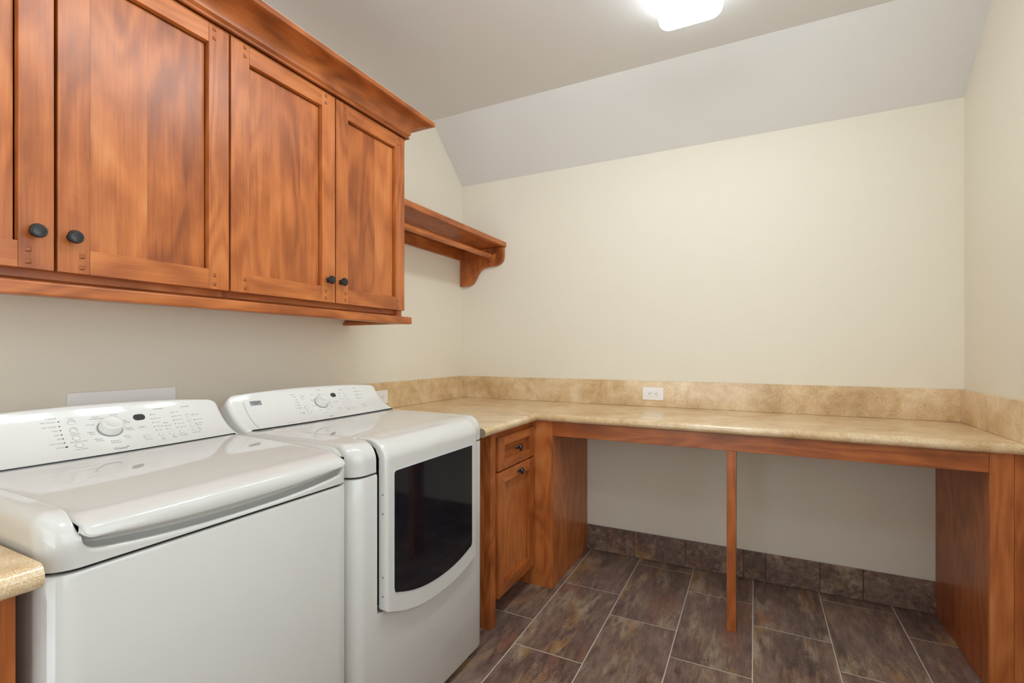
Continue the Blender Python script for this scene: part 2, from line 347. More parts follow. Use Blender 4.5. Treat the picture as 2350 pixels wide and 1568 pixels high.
def build_shelf():
    random.seed('shelf')
    s = thing('hanging_shelf', (XL, 2.4, 1.70), 'stained wood shelf with hanging rod and scrolled end bracket in the corner', 'shelf')
    y0 = 1.8575
    bm = bmn(); box(bm, XL, -1.526, y0, YB, 1.962, 1.994); put('shelf_board', bm, WOOD[1], s, bev=0.003)
    bm = bmn(); box(bm, XL, XL + 0.019, y0, YB - 0.03, 1.892, 1.9615); put('cleat', bm, WOOD[1], s, bev=0.0015)
    # scrolled bracket fixed to the back wall
    pts = [(XL, 1.9615), (XL, 1.708), (-1.845, 1.706)]
    pts += [(-1.815, 1.708), (-1.792, 1.716), (-1.772, 1.732), (-1.756, 1.757), (-1.742, 1.785), (-1.722, 1.809), (-1.697, 1.824), (-1.664, 1.831), (-1.622, 1.833),
            (-1.590, 1.836), (-1.566, 1.845), (-1.548, 1.860), (-1.538, 1.882), (-1.536, 1.91), (-1.536, 1.9615)]
    bm = bmn(); prism(bm, pts, 1, YB - 0.03, YB); b = put('end_bracket', bm, WOOD[2], s, bev=0.004, lim=50)
    bm = bmn(); cx, cz = -1.622, 1.897       # wooden cup that carries the rod
    arc = [(cx + 0.030 * math.cos(a), cz + 0.030 * math.sin(a)) for a in [math.radians(180 + 180 * k / 12) for k in range(13)]]
    arc += [(cx + 0.030, cz + 0.02), (cx + 0.0185, cz + 0.02)] + [(cx + 0.0185 * math.cos(a), cz + 0.0185 * math.sin(a)) for a in [math.radians(360 - 180 * k / 12) for k in range(13)]] + [(cx - 0.0185, cz + 0.02), (cx - 0.030, cz + 0.02)]
    prism(bm, arc, 1, YB - 0.046, YB - 0.0302); put('rod_cup', bm, WOOD[2], s, bev=0.002, lim=50)
    bm = bmn(); lathe(bm, [(0.0175, 0), (0.0175, YB - 0.032 - y0)], (cx, y0, cz), (0, 1, 0), 28); put('hanging_rod', bm, WOOD[1], s, smooth=40)
def slab(bm, pts, z0, z1, edges, r, mi=0):
    """flat slab from a plan outline, with full bullnose on the listed outline edges (pairs of indices)"""
    n = len(pts); A = [bm.verts.new((x, y, z0)) for x, y in pts]; B = [bm.verts.new((x, y, z1)) for x, y in pts]
    fs = [bm.faces.new(A[::-1]), bm.faces.new(B)] + [bm.faces.new((A[i], A[(i + 1) % n], B[(i + 1) % n], B[i])) for i in range(n)]
    _fin(bm, fs, mi, None); bmesh.ops.recalc_face_normals(bm, faces=fs)
    es = []
    for i in edges:
        for R in (A, B):
            es.append(bm.edges.get((R[i], R[(i + 1) % n])))
    bmesh.ops.bevel(bm, geom=es, offset=r, segments=7, profile=0.5, affect='EDGES')
def build_counters():
    random.seed('counters')
    c = thing('countertop', (-0.5, 2.6, 0.878), 'long L-shaped mottled tan countertop with backsplash along the back wall', 'countertop')
    bm = bmn(); slab(bm, [(XL, 1.785), (-1.02, 1.785), (-1.02, 2.335), (XR, 2.335), (XR, YB), (XL, YB)], 0.878, 0.918, [1, 2], 0.0185)
    put('counter_slab', bm, LAM, c, smooth=45)
    bm = bmn(); prism(bm, [(-1.0395 + 0.0185 * math.cos(math.radians(a)), 0.898 + 0.0185 * math.sin(math.radians(a))) for a in range(-90, 91, 15)] + [(-1.30, 0.9165), (-1.30, 0.8795)], 1, 1.7835, 1.7849)
    put('end_cap', bm, COREG, c, label='grey unlaminated end of the counter')
    for nm, b in (('backsplash', (XL, XR, YB - 0.02, YB)), ('backsplash', (XL, XL + 0.02, 1.785, YB - 0.02)), ('backsplash', (XR - 0.02, XR, 2.345, YB - 0.02))):
        bm = bmn(); box(bm, *b, 0.9183, 1.070); put(nm, bm, LAM, c, bev=0.0015)
    c2 = tag(None or bpy.data.objects.new('countertop', None), 'short tan countertop end left of the washer, at the left edge', 'countertop'); COL.objects.link(c2); c2.location = (-1.4, 0.0, 0.878)
    bm = bmn(); slab(bm, [(XL, -0.5), (-0.985, -0.5), (-0.985, 0.346), (XL, 0.346)], 0.878, 0.918, [1], 0.0185)
    put('counter_slab', bm, LAM, c2, smooth=45)
    bm = bmn(); box(bm, XL, XL + 0.02, -0.5, 0.346, 0.9183, 1.07); put('backsplash', bm, LAM, c2, bev=0.0015)
def build_base():
    random.seed('base')
    # drawer-and-door base cabinet between the dryer and the knee space
    b = thing('base_cabinet', (-1.45, 2.12, 0), 'narrow stained wood base cabinet with one drawer and one door, right of the dryer', 'cabinet')
    xf = -1.0655
    bm = bmn(); box(bm, XL + 0.02, xf - 0.02, 1.885, 1.903, 0.0, 0.8775, 0); box(bm, XL + 0.02, xf - 0.02, 1.903, 2.36, 0.115, 0.133, 1)
    box(bm, XL + 0.02, xf - 0.02, 1.903, 2.36, 0.86, 0.8775, 1); box(bm, XL + 0.02, XL + 0.03, 1.903, 2.36, 0.133, 0.86, 0); put('carcass', bm, [WOOD[2], WOOD[1]], b)
    bm = bmn(); box(bm, -1.19, -1.18, 1.903, 2.3615, 0, 0.115); put('toe_kick', bm, WOOD[1], b)
    bm = bmn(); box(bm, xf - 0.02, xf + 0.013, 1.885, 1.932, 0.0, 0.8775, 0); box(bm, xf - 0.02, xf, 1.932, 2.3615, 0.840, 0.8775, 1)
    box(bm, xf - 0.02, xf, 1.932, 2.3615, 0.672, 0.702, 1); box(bm, xf - 0.02, xf, 1.932, 2.3615, 0.115, 0.15, 1); put('face_frame', bm, [WOOD[2], WOOD[1]], b, bev=0.0015)
    shaker(b, 'drawer', -1.045, 1.944, 2.350, 0.696, 0.848, 0.062, (2.135, 0.776), rail=0.04)
    shaker(b, 'door', -1.045, 1.944, 2.352, 0.1135, 0.688, 0.062, (2.150, 0.659), rail=0.055)
    # fixed timber base of the desk
    d = thing('desk_base', (-0.1, 2.6, 0), 'stained wood desk frame with apron, end panels and slim post under the long counter', 'desk frame')
    bm = bmn(); box(bm, -1.25, -1.066, 2.362, 2.38, 0, 0.8775); box(bm, -1.066, -0.948, 2.362, 2.38, 0, 0.8775); box(bm, -0.966, -0.948, 2.38, YB - 0.0005, 0, 0.8775); put('end_panel', bm, WOOD[2], d, bev=0.0015)
    bm = bmn(); box(bm, 0.767, 0.834, 2.362, 2.38, 0, 0.8775); box(bm, 0.8345, XR - 0.001, 2.362, 2.38, 0, 0.8775); box(bm, 0.767, 0.786, 2.38, YB - 0.0005, 0, 0.8775); put('end_panel', bm, WOOD[2], d, bev=0.0015)
    bm = bmn(); box(bm, -0.9475, 0.7665, 2.3625, 2.381, 0.803, 0.8775); put('apron', bm, WOOD[0], d, bev=0.0015)
    bm = bmn(); box(bm, -0.112, -0.074, 2.358, 2.46, 0.0, 0.8025); put('support_post', bm, WOOD[2], d, bev=0.0015)
    # cabinet at the left edge of the picture
    e = thing('base_cabinet', (-1.45, 0.0, 0), 'stained wood base cabinet left of the washer, cut by the left edge', 'cabinet')
    bm = bmn(); box(bm, XL, -1.0655, 0.31, 0.328, 0.0, 0.8775, 0); box(bm, XL, -1.0655, -0.5, -0.482, 0.0, 0.8775, 0); box(bm, XL, -1.0655, -0.482, 0.31, 0.1, 0.12, 1); put('carcass', bm, [WOOD[2], WOOD[1]], e)
    bm = bmn(); box(bm, -1.065, -1.045, 0.245, 0.332, 0.0, 0.8775, 0); box(bm, -1.065, -1.045, -0.5, -0.45, 0.0, 0.8775, 0); box(bm, -1.065, -1.045, -0.45, 0.245, 0.80, 0.8775, 1); box(bm, -1.065, -1.045, -0.45, 0.245, 0.1, 0.14, 1); put('face_frame', bm, [WOOD[2], WOOD[1]], e, bev=0.0015)
    shaker(e, 'door', -1.024, -0.44, 0.255, 0.12, 0.84, 0.064, (-0.40, 0.78))

# ------------------------------------------------------------------ laundry machines
XFR = -1.01
CB, CU = Vector((-1.485, 0, 0.987)), Vector((-0.73410, 0, 0.67904))       # console face: base point and up-direction of its chord
CN = Vector((0.67904, 0, 0.73410))
def bow(y):                                                             # consoles bulge gently forward
    m, hw = (0.683, 0.317) if y < 1.016 else (1.388, 0.358)
    return 0.014 * (1 - ((y - m) / hw) ** 2)
def sag(q): return 0.0175 * max(0.0, 1 - ((q - 0.083) / 0.083) ** 2)        # the face is hollow, steeper towards its top
def cpt(y, q, h=0.0):
    q = q + 0.5 * sag(q)
    return CB + CU * q + CN * (h - sag(q)) + Vector((bow(y), y, 0))
def smooth01(t): t = min(1, max(0, t)); return t * t * (3 - 2 * t)
def ysamples(y0, y1, r, extra=()):
    ys = {y0, y1}
    for k in range(13):
        d = r * (1 - math.cos(k / 12 * math.pi / 2)); ys |= {round(y0 + d, 6), round(y1 - d, 6)}
    n = 40
    ys |= {round(y0 + r + (y1 - y0 - 2 * r) * k / n, 6) for k in range(n + 1)}
    for e, wd in extra: ys |= {round(e - wd + 2 * wd * k / 14, 6) for k in range(15)}
    return sorted(ys)
def top_cover(par, y0, y1, inner, blend, extra, xb=-1.80):
    """moulded top: swept front-to-back profile, rounded shoulders, with 'inner' profile between the shoulders"""
    R, zs, zt, zb = 0.058, 0.8865, 0.980, 0.984
    outer = [(XFR, zs + (zt - R - zs) * k / 5) for k in range(6)]
    outer += [(XFR - R + R * math.cos(a), zt - R + R * math.sin(a)) for a in [math.pi / 2 * k / 10 for k in range(1, 11)]]
    outer += [(XFR - R + (xb - XFR + R) * k / 8, zt + (zb - zt) * k / 8) for k in range(1, 9)]
    rp, rs = 0.05, 0.034; loops = []
    for y in ysamples(y0, y1, rp, extra):
        w = blend(y); inn = inner(y); dy = min(y - y0, y1 - y); L = []
        sh = -(rp - math.sqrt(max(0, rp * rp - (rp - dy) ** 2))) if dy < rp else 0
        dr = (rs - math.sqrt(max(0, rs * rs - (rs - dy) ** 2))) if dy < rs else 0
        for k, ((x, z), (xi, zi)) in enumerate(zip(outer, inn)):
            X, Z = x + (xi - x) * w, z + (zi - z) * w
            f = max(0, min(1, (X - xb) / (XFR - xb)))
            L.append((X + sh * f, y, min(Z, zb - dr)))
        L += [(xb, y, zs), (XFR - 0.12, y, zs)]
        loops.append(L)
    bm = bmn(); sweep(bm, loops, closed=True, caps=True)
    return put('top_cover', bm, WHITE, par, smooth=38)
def machine_body(par, y0, y1, mat=WHITE):
    bm = bmn(); pts = rrect(-1.80, XFR, y0, y1, [0.004, 0.05, 0.05, 0.004], 10)
    rings = [(0.032, 0.012), (0.036, 0.004), (0.045, 0.0), (0.874, 0.0), (0.8785, 0.0015), (0.880, 0.005)]
    cx, cy = -1.40, (y0 + y1) / 2
    loops = []
    for z, ins in rings: loops.append([(x - math.copysign(ins, x - cx), y - math.copysign(ins, y - cy), z) for x, y in pts])
    sweep(bm, loops)
    o = put('body', bm, mat, par, smooth=35)
    bm = bmn(); prism(bm, rrect(-1.79, XFR - 0.008, y0 + 0.008, y1 - 0.008, [0.004, 0.045, 0.045, 0.004], 8), 2, 0.8795, 0.887); put('seam_gasket', bm, BLACK, par)
    for x in (-1.06, -1.74):
        for y in (y0 + 0.07, y1 - 0.07):
            bm = bmn(); lathe(bm, [(0.022, 0), (0.024, 0.004), (0.020, 0.012), (0.012, 0.016), (0.012, 0.034)], (x, y, 0), seg=16); put('foot', bm, BLACK, par, smooth=40)
    return o
def console(par, y0, y1):
    def qtop(y):
        m = (y0 + y1) / 2 - 0.03; hw = (y1 - y0) / 2
        q = 0.181 - 0.0195 * ((y - m) / hw) ** 2; d = min(y - y0, y1 - y); r = 0.036
        if d < r: q -= (r - math.sqrt(max(0, r * r - (r - d) ** 2))) * 0.9
        return q
    loops = []
    for y in ysamples(y0, y1, 0.036):
        d = min(y - y0, y1 - y); rn = 0.016; dr = (rn - math.sqrt(max(0, rn * rn - (rn - d) ** 2))) if d < rn else 0
        Q = qtop(y); rr = 0.013; L = [cpt(y, 0.0, -0.02), cpt(y, 0.0, -0.004 - dr * 0.5), cpt(y, 0.003, -dr)]
        L += [cpt(y, 0.003 + (Q - rr - 0.003) * k / 14, -dr) for k in range(1, 15)]
        for k in range(1, 9):
            a = math.pi / 2 * 1.25 * k / 8; L.append(cpt(y, Q - rr + rr * math.sin(a), -rr + rr * math.cos(a) - dr))
        xe = L[-1].x - 0.03; L += [Vector((xe, y, L[-1].z - 0.02)), Vector((min(xe, -1.72), y, 0.985))]
        loops.append(L)
    bm = bmn(); sweep(bm, loops); return put('console', bm, WHITE2, par, smooth=38), qtop
def control_panel(con, ya, yb, qt, lean, seam_left=False):
    """thin printed overlay that follows the face; lean = how far its ends move along y from bottom to top"""
    n, m, th = 44, 12, 0.0007; bm = bmn()
    def top(t):                                                   # rounded upper corners
        y = ya + lean[0] + (yb + lean[1] - ya - lean[0]) * t; d = min(t, 1 - t) * (yb - ya); r = 0.022
        return qt(y) - 0.0215 - ((r - math.sqrt(max(0, r * r - (r - d) ** 2))) if d < r else 0)
    ts = sorted({k / n for k in range(n + 1)} | {0.022 / (yb - ya) * (1 - math.cos(k / 6 * math.pi / 2)) for k in range(7)} | {1 - 0.022 / (yb - ya) * (1 - math.cos(k / 6 * math.pi / 2)) for k in range(7)})
    def P(t, v, h):
        q = 0.004 + (top(t) - 0.004) * v
        return cpt(ya + (yb - ya) * t + (lean[0] * (1 - t) + lean[1] * t) * q / 0.16, q, h)
    loops = [[P(t, v / m, th) for v in range(m + 1)] + [P(t, v / m, -0.001) for v in range(m, -1, -1)] for t in ts]
    sweep(bm, loops); put('control_panel', bm, WHITE2, con, smooth=40)
    if seam_left:
        bm = bmn(); loops = [[P(0, v / m, h) + Vector((0, d, 0)) for h, d in ((0.0, -0.0010), (0.0009, -0.0010), (0.0009, 0.0001), (0.0, 0.0001))] for v in range(m + 1)]
        sweep(bm, loops); put('panel_seam', bm, GREYPL, con)
def seam(par, ya, yb):
    ys = [ya + (yb - ya) * k / 20 for k in range(21)]
    bm = bmn(); prism(bm, [(-1.4838 + bow(y), y) for y in ys] + [(-1.52, yb), (-1.52, ya)], 2, 0.9835, 0.9872); put('console_seam', bm, BLACK, par)
def flat_on_console(bm, outline, h0, h1):
    A = [bm.verts.new(cpt(y, q, h0)) for y, q in outline]; B = [bm.verts.new(cpt(y, q, h1)) for y, q in outline]; n = len(outline)
    fs = [bm.faces.new(A[::-1]), bm.faces.new(B)] + [bm.faces.new((A[i], A[(i + 1) % n], B[(i + 1) % n], B[i])) for i in range(n)]
    _fin(bm, fs, 0, None); bmesh.ops.recalc_face_normals(bm, faces=fs)
def circ(y, q, r, n=24):
    return [(y + r * math.cos(2 * math.pi * k / n), q + r * math.sin(2 * math.pi * k / n)) for k in range(n)]
def add_ring(bm, y, q, r, wd, h0=0.0004, h1=0.0012, n=28):
    loops = []
    for k in range(n + 1):
        a = 2 * math.pi * k / n; c, s = math.cos(a), math.sin(a)
        loops.append([cpt(y + r * c, q + r * s, h0), cpt(y + r * c, q + r * s, h1), cpt(y + (r - wd) * c, q + (r - wd) * s, h1), cpt(y + (r - wd) * c, q + (r - wd) * s, h0)])
    sweep(bm, loops, caps=False)
_txt = {}
def text_into(bm, s, y, q, size, align='CENTER', h=0.0009, place=None):
    if s in ('START', 'STOP'): h = 0.0023
    cu = bpy.data.curves.new('t', 'FONT'); cu.body = s; cu.size = size; cu.align_x = align; cu.align_y = 'CENTER'; cu.resolution_u = 2
    cu.extrude = 0.00012
    o = bpy.data.objects.new('t', cu); COL.objects.link(o); bpy.context.view_layer.update()
    me = bpy.data.meshes.new_from_object(o.evaluated_get(bpy.context.evaluated_depsgraph_get()))
    n0 = len(bm.verts); nf = len(bm.faces)
    bm.from_mesh(me); bm.verts.ensure_lookup_table()
    for v in bm.verts[n0:]:
        v.co = place(v.co) if place else cpt(y + v.co.x, q + v.co.y, h + v.co.z)
    for f in list(bm.faces)[nf:]: f.material_index = 0
    bpy.data.objects.remove(o); bpy.data.meshes.remove(me); bpy.data.curves.remove(cu)
def dial(con, y, q):
    bm = bmn(); lathe(bm, [(0.0285, 0), (0.0285, 0.003), (0.0275, 0.004), (0.022, 0.004)], cpt(y, q, 0.0), CN, 40); put('dial_ring', bm, GREYPL, con, smooth=40)
    bm = bmn(); lathe(bm, [(0.0262, 0.002), (0.0258, 0.010), (0.0245, 0.016), (0.0240, 0.023), (0.0225, 0.0262), (0.0185, 0.0268), (0.0175, 0.0262), (0, 0.0268)], cpt(y, q, 0.0), CN, 40); put('dial', bm, WHITE2, con, smooth=35)
def button(con, y, q, r):
    bm = bmn(); lathe(bm, [(r, 0), (r, 0.0012), (r * 0.8, 0.0020), (0, 0.0022)], cpt(y, q, 0.0), CN, 24)
    o = put('button', bm, [WHITE2], con, smooth=40); return o
def button_rings(con, lst):
    for y, q, r in lst:
        bm = bmn(); add_ring(bm, y, q, r * 1.06, r * 0.11, 0.0003, 0.0016); put('button_ring', bm, RING, con)
def led(con, y, q, r=0.0017):
    bm = bmn(); flat_on_console(bm, circ(y, q, r, 12), 0.0, 0.0012); put('indicator_light', bm, LED, con)
def build_washer():
    random.seed('washer')
    W = thing('washing_machine', (-1.4, 0.684, 0), 'white top-load washing machine with raised console, left of the dryer', 'washing machine')
    y0, y1 = 0.355, 1.012; la, lb = 0.402, 0.984; m = (la + lb) / 2; hw = (lb - la) / 2
    machine_body(W, y0, y1)
    def smile(y): return min(1, abs((y - m) / hw)) ** 2.4
    def inner(y):
        dc = max(0.0, min(y - la, lb - y)); cr = 0.024
        zl = 0.8950 + 0.020 * smile(y) + (cr - math.sqrt(max(0, cr * cr - (cr - dc) ** 2)) if dc < cr else 0); zs = 0.8865; r = 0.007
        P = [(XFR, zs + (zl - r - zs) * k / 5) for k in range(6)]
        P += [(XFR - r + r * math.cos(a), zl - r + r * math.sin(a)) for a in [math.pi / 2 * k / 4 for k in range(1, 5)]]
        P += [(XFR - 0.016, zl - 0.001), (XFR - 0.024, zl), (XFR - 0.031, zl + 0.004), (XFR - 0.035, zl + 0.016), (XFR - 0.038, 0.945), (XFR - 0.050, 0.953)]
        P += [(XFR - 0.06 + (-1.80 - XFR + 0.06) * k / 8, 0.953 if k < 5 else (0.953 if k == 5 else 0.984)) for k in range(1, 9)]
        return P
    def blend(y): return smooth01((y - la + 0.008) / 0.009) * smooth01((lb + 0.008 - y) / 0.009)
    top_cover(W, y0, y1, inner, blend, [(la, 0.013), (lb, 0.013)])
    # lid with a rolled lip
    def lidprof(y):
        zb = 0.9180 + 0.015 * smile(y)
        return [(-1.482, 0.9845), (-1.40, 0.9838), (-1.25, 0.9795), (-1.12, 0.9735), (-1.062, 0.9700), (-1.050, 0.9685), (-1.038, 0.9655), (-1.018, 0.9575), (-1.0105, 0.9530), (-1.005, 0.9470), (-1.0025, 0.9405),
                (-1.0015, 0.934), (-1.0015, zb + 0.006), (-1.003, zb + 0.002), (-1.0065, zb), (-1.012, zb), (-1.022, zb + 0.003), (-1.036, zb + 0.012), (-1.050, 0.956), (-1.20, 0.958), (-1.482, 0.966)]
    loops = []
    for y in ysamples(la - 0.003, lb + 0.003, 0.020):
        d = min(y - la + 0.003, lb + 0.003 - y); r = 0.020; c = (r - math.sqrt(max(0, r * r - (r - d) ** 2))) / r if d < r else 0
        L = []
        for x, z in lidprof(y):
            f = smooth01((x + 1.12) / 0.10)
            zz = z + c * ((0.016 if z < 0.945 else -0.006) * f) - (0.004 * c if z > 0.96 else 0)
            L.append((x - c * 0.012 * f, y, zz))
        loops.append(L)
    bm = bmn(); sweep(bm, loops); put('lid', bm, WHITE, W, smooth=40)
    con, qt = console(W, 0.366, 1.000)
    seam(W, 0.385, 0.985)
    control_panel(con, 0.386, 0.975, qt, (0.0, -0.004))
    dial(con, 0.6785, 0.0865)
    bm = bmn(); flat_on_console(bm, rrect(0.741, 0.771, 0.1035, 0.1245, 0.0100, 8), 0.0, 0.0014); put('display', bm, DISP, con)
    bs = [(0.6046, 0.120, 0.0078), (0.6031, 0.0954, 0.0078), (0.6015, 0.0698, 0.0078), (0.5998, 0.0443, 0.0078), (0.7503, 0.0428, 0.0078), (0.7874, 0.0431, 0.0058), (0.8157, 0.0434, 0.0058), (0.844, 0.0432, 0.0058),
          (0.8867, 0.1011, 0.0055), (0.8846, 0.0808, 0.0055), (0.8834, 0.0626, 0.0055), (0.8815, 0.0439, 0.0055)]
    for b in bs: button(con, *b)
    button_rings(con, bs)
    bm = bmn(); flat_on_console(bm, [(0.7526 - 0.0145, 0.0773), (0.7526, 0.0773 - 0.0085), (0.7526 + 0.0145, 0.0773), (0.7526, 0.0773 + 0.0085)], 0.0, 0.0018); put('start_button', bm, WHITE2, con)
    for q, y in ((0.1262, 0.5797), (0.1116, 0.5788), (0.0985, 0.5781), (0.0852, 0.5773), (0.072, 0.5765), (0.0586, 0.5754)): led(con, y, q)
    led(con, 0.575, 0.0445, 0.0026)
    for y, q in ((0.787, 0.1181), (0.786, 0.1036), (0.7847, 0.0889), (0.7837, 0.0747), (0.7826, 0.0603), (0.8128, 0.0835), (0.812, 0.0719), (0.8114, 0.0604), (0.844, 0.118), (0.8426, 0.1035), (0.8418, 0.089), (0.8407, 0.0747), (0.8396, 0.0605),
                 (0.9004, 0.1007), (0.8989, 0.0809), (0.898, 0.0665), (0.8968, 0.0588), (0.8959, 0.0472), (0.8955, 0.0399)): led(con, y, q, 0.0014)
    bm = bmn(); T = lambda s, y, q, z=0.0052, al='CENTER': text_into(bm, s, y, q, z, al)
    T('STATUS', 0.566, 0.1368, 0.0062); S_ = 0.0045
    for s, q in (('Add a Garment', 0.1262), ('Soak / Prewash', 0.1116), ('Wash', 0.0985), ('Rinse', 0.0852), ('Spin', 0.072), ('Custom Clean', 0.0586), ('Lid Lock', 0.0445)): T(s, 0.573 - (0.002 if q < 0.05 else 0), q, S_, 'RIGHT')
    T('Power', 0.6050, 0.1335, S_); T('Delay Start', 0.6035, 0.0825, S_); T('Rinse/Drain & Spin', 0.6035, 0.0570, S_); T('Clean Washer', 0.5995, 0.0310, S_)
    T('CYCLES', 0.700, 0.1455, 0.0062)
    for s, y, q in (('Casual /', 0.6575, 0.1298), ('Wrinkle Free', 0.6565, 0.1235), ('Express', 0.6985, 0.1315), ('Wash', 0.6985, 0.1250), ('Bulky /', 0.7185, 0.1080), ('Bedding', 0.7205, 0.1015), ('Sheets /', 0.7215, 0.0812), ('Towels', 0.7235, 0.0748),
                    ('Darks /', 0.7075, 0.0550), ('Colors', 0.7090, 0.0485), ('Delicate /', 0.676, 0.0435), ('Handwash', 0.676, 0.0370), ('Whitest', 0.644, 0.0567), ('Whites', 0.6455, 0.0502), ('Heavy', 0.6355, 0.0820), ('Duty', 0.637, 0.0755), ('Normal', 0.6400, 0.1060)): T(s, y, q, 0.0056)
    T('START', 0.7526, 0.0773, 0.0055); T('STOP', 0.7503, 0.0428, 0.0050); T('Hold to Cancel', 0.7503, 0.0310, 0.0030)
    T('MODIFIERS', 0.812, 0.1365, 0.0055); T('OPTIONS', 0.888, 0.1345, 0.0058)
    for s, q in (('Heavy', 0.1181), ('Extra Heavy', 0.1036), ('Normal', 0.0889), ('Extra Light', 0.0747), ('Light', 0.0603)): T(s, 0.790, q, 0.0040, 'LEFT')
    for s, q in (('High', 0.0835), ('Medium', 0.0719), ('Low', 0.0604)): T(s, 0.8155, q, 0.0040, 'LEFT')
    for s, q in (('Hot / Cold', 0.118), ('Warm / Warm', 0.1035), ('Warm / Cold', 0.089), ('Cool / Cold', 0.0747), ('Cold / Cold', 0.0605)): T(s, 0.8460, q, 0.0040, 'LEFT')
    for s, y, q in (('Extra Rinse', 0.9030, 0.1007), ('Fabric Softener', 0.9015, 0.0809), ('Auto Soak', 0.9005, 0.0665), ('Prewash', 0.8993, 0.0588), ('On', 0.8985, 0.0472), ('Off', 0.898, 0.0399)): T(s, y, q, 0.0040, 'LEFT')
    for s, y, q in (('Soil', 0.785, 0.0290), ('Level', 0.7845, 0.0235), ('Spin', 0.8155, 0.0305), ('Speed', 0.8153, 0.0250), ('Wash / Rinse', 0.8425, 0.0310), ('Temp', 0.8425, 0.0255), ('Cycle Signal', 0.8805, 0.0312)): T(s, y, q, 0.0050)
    put('lettering', bm, PRINT, con)
    bm = bmn(); text_into(bm, 'Oasis', 0.674, 0.0135, 0.0125); text_into(bm, 'HE', 0.6915, 0.0165, 0.0055); put('logo', bm, LOGO, con)
def build_dryer():
    random.seed('dryer')
    D = thing('clothes_dryer', (-1.4, 1.39, 0), 'white front-load dryer with large dark window, beside the wood base cabinet', 'dryer')
    y0, y1 = 1.0185, 1.757; da, db = 1.121, 1.658; m = (da + db) / 2; hw = (db - da) / 2
    def zbot(y): return 0.404 + 0.058 * min(1, abs((y - m - 0.02) / hw)) ** 2.3
    body = machine_body(D, y0, y1)
    cut = bmn(); ys = [da - 0.008 + (db - da + 0.012) * k / 24 for k in range(25)]
    prism(cut, [(y, zbot(y) - 0.004) for y in ys] + [(db + 0.004, 1.0), (da - 0.008, 1.0)], 0, XFR - 0.045, XFR + 0.1)
    bmesh.ops.translate(cut, verts=cut.verts, vec=(0, 0, 0)); boolean(body, cut)
    body.data.shade_smooth(); body.data.set_sharp_from_angle(angle=math.radians(35))
    R = 0.058
    def inner(y):
        k0 = XFR - 0.045; P = [(k0, 0.8865 + (0.90 - 0.8865) * k / 5) for k in range(6)]
        P += [(k0 - 0.045 * (1 - math.cos(a)), 0.90 + 0.072 * math.sin(a)) for a in [math.pi / 2 * k / 10 for k in range(1, 11)]]
        xe = k0 - 0.045
        P += [(-1.105, 0.974), (-1.109, 0.9815)] + [(-1.115 + (-1.80 + 1.115) * k / 6, 0.982 + 0.002 * k / 6) for k in range(1, 7)]
        return P
    def blend(y): return smooth01((y - da + 0.012) / 0.006) * smooth01((db + 0.006 - y) / 0.006)
    top_cover(D, y0, y1, inner, blend, [(da - 0.006, 0.009), (db + 0.004, 0.009)])
    # door wraps up over the front edge of the top
    xo, xi = -0.984, -1.0145; ztop = 0.9838
    def dprof(y):
        zb = zbot(y); P = [(xo, zb + (0.916 - zb) * k / 6) for k in range(7)]
        P += [(xo - 0.075 * (1 - math.cos(a)), 0.916 + 0.0672 * math.sin(a)) for a in [math.pi / 2 * k / 12 for k in range(1, 13)]]
        P += [(-1.08, ztop), (-1.108, ztop - 0.0005), (-1.108, 0.977), (-1.06, 0.972), (-1.028, 0.952), (xi, 0.925), (xi, 0.90), (xi, zb + 0.02), (xi, zb)]
        return P
    loops = []
    for y in ysamples(da + 0.004, db - 0.002, 0.014):
        d = min(y - da - 0.004, db - 0.002 - y); r = 0.014; c = (r - math.sqrt(max(0, r * r - (r - d) ** 2))) if d < r else 0
        L = []
        for k, (x, z) in enumerate(dprof(y)):
            f = 1.0 if k < 22 else 0.0
            nx, nz = (1, 0) if k < 7 else (math.cos((k - 6) / 12 * math.pi / 2), math.sin((k - 6) / 12 * math.pi / 2)) if k < 19 else (0, 1)
            ff = (1 if k < 20 else 0)
            L.append((x - nx * c * 0.6 * ff, y, z - nz * c * 0.6 * ff + (c if (k in (0, 27) or z < zbot(y) + 0.001) else 0)))
        loops.append(L)
    bm = bmn(); sweep(bm, loops); door = put('door', bm, WHITE, D, smooth=40, bev=0.003, lim=60)
    def wout(e):
        ya, yb, zt = 1.159 - e, 1.612 + e, 0.882 + e; wm = 1.405; pts = []
        n = 24
        for k in range(n + 1):
            y = ya + 0.012 + (yb - ya - 0.024) * k / n; pts.append((y, 0.461 - e + 0.044 * min(1, abs((y - wm - 0.0) / 0.228)) ** 2.2))
        zl, zr = pts[0][1], pts[-1][1]
        pts = [(ya, zl + 0.020), (ya + 0.0025, zl + 0.010), (ya + 0.006, zl + 0.004)] + pts[1:-1] + [(yb - 0.006, zr + 0.001), (yb - 0.002, zr + 0.008), (yb, zr + 0.020), (yb, zt - 0.004), (yb - 0.002, zt)]
        pts += [(ya + 0.008, zt), (ya + 0.002, zt - 0.003), (ya, zt - 0.008)]
        return pts
    bm = bmn(); prism(bm, wout(0.0035), 0, xo - 0.002, xo + 0.0009); put('window_seal', bm, plain('pale_seal', srgb(208, 212, 218), 0.3), door)
    bm = bmn(); prism(bm, wout(0.0), 0, xo - 0.002, xo + 0.0022); put('window_glass', bm, GLASS, door, bev=0.0009, seg=2)
    for z in (0.816, 0.759, 0.567, 0.510):
        bm = bmn(); lathe(bm, [(0.0032, 0), (0.0028, 0.001), (0, 0.0012)], (-0.9985, da + 0.0043, z), (0, -1, 0), 12); put('screw', bm, STEEL, door)
    gp = [(-1.036, zbot(da) + 0.004), (-1.036, 0.90)] + [(-1.036 - 0.045 * (1 - math.cos(a)), 0.90 + 0.072 * math.sin(a)) for a in [math.pi / 2 * k / 8 for k in range(1, 8)]]
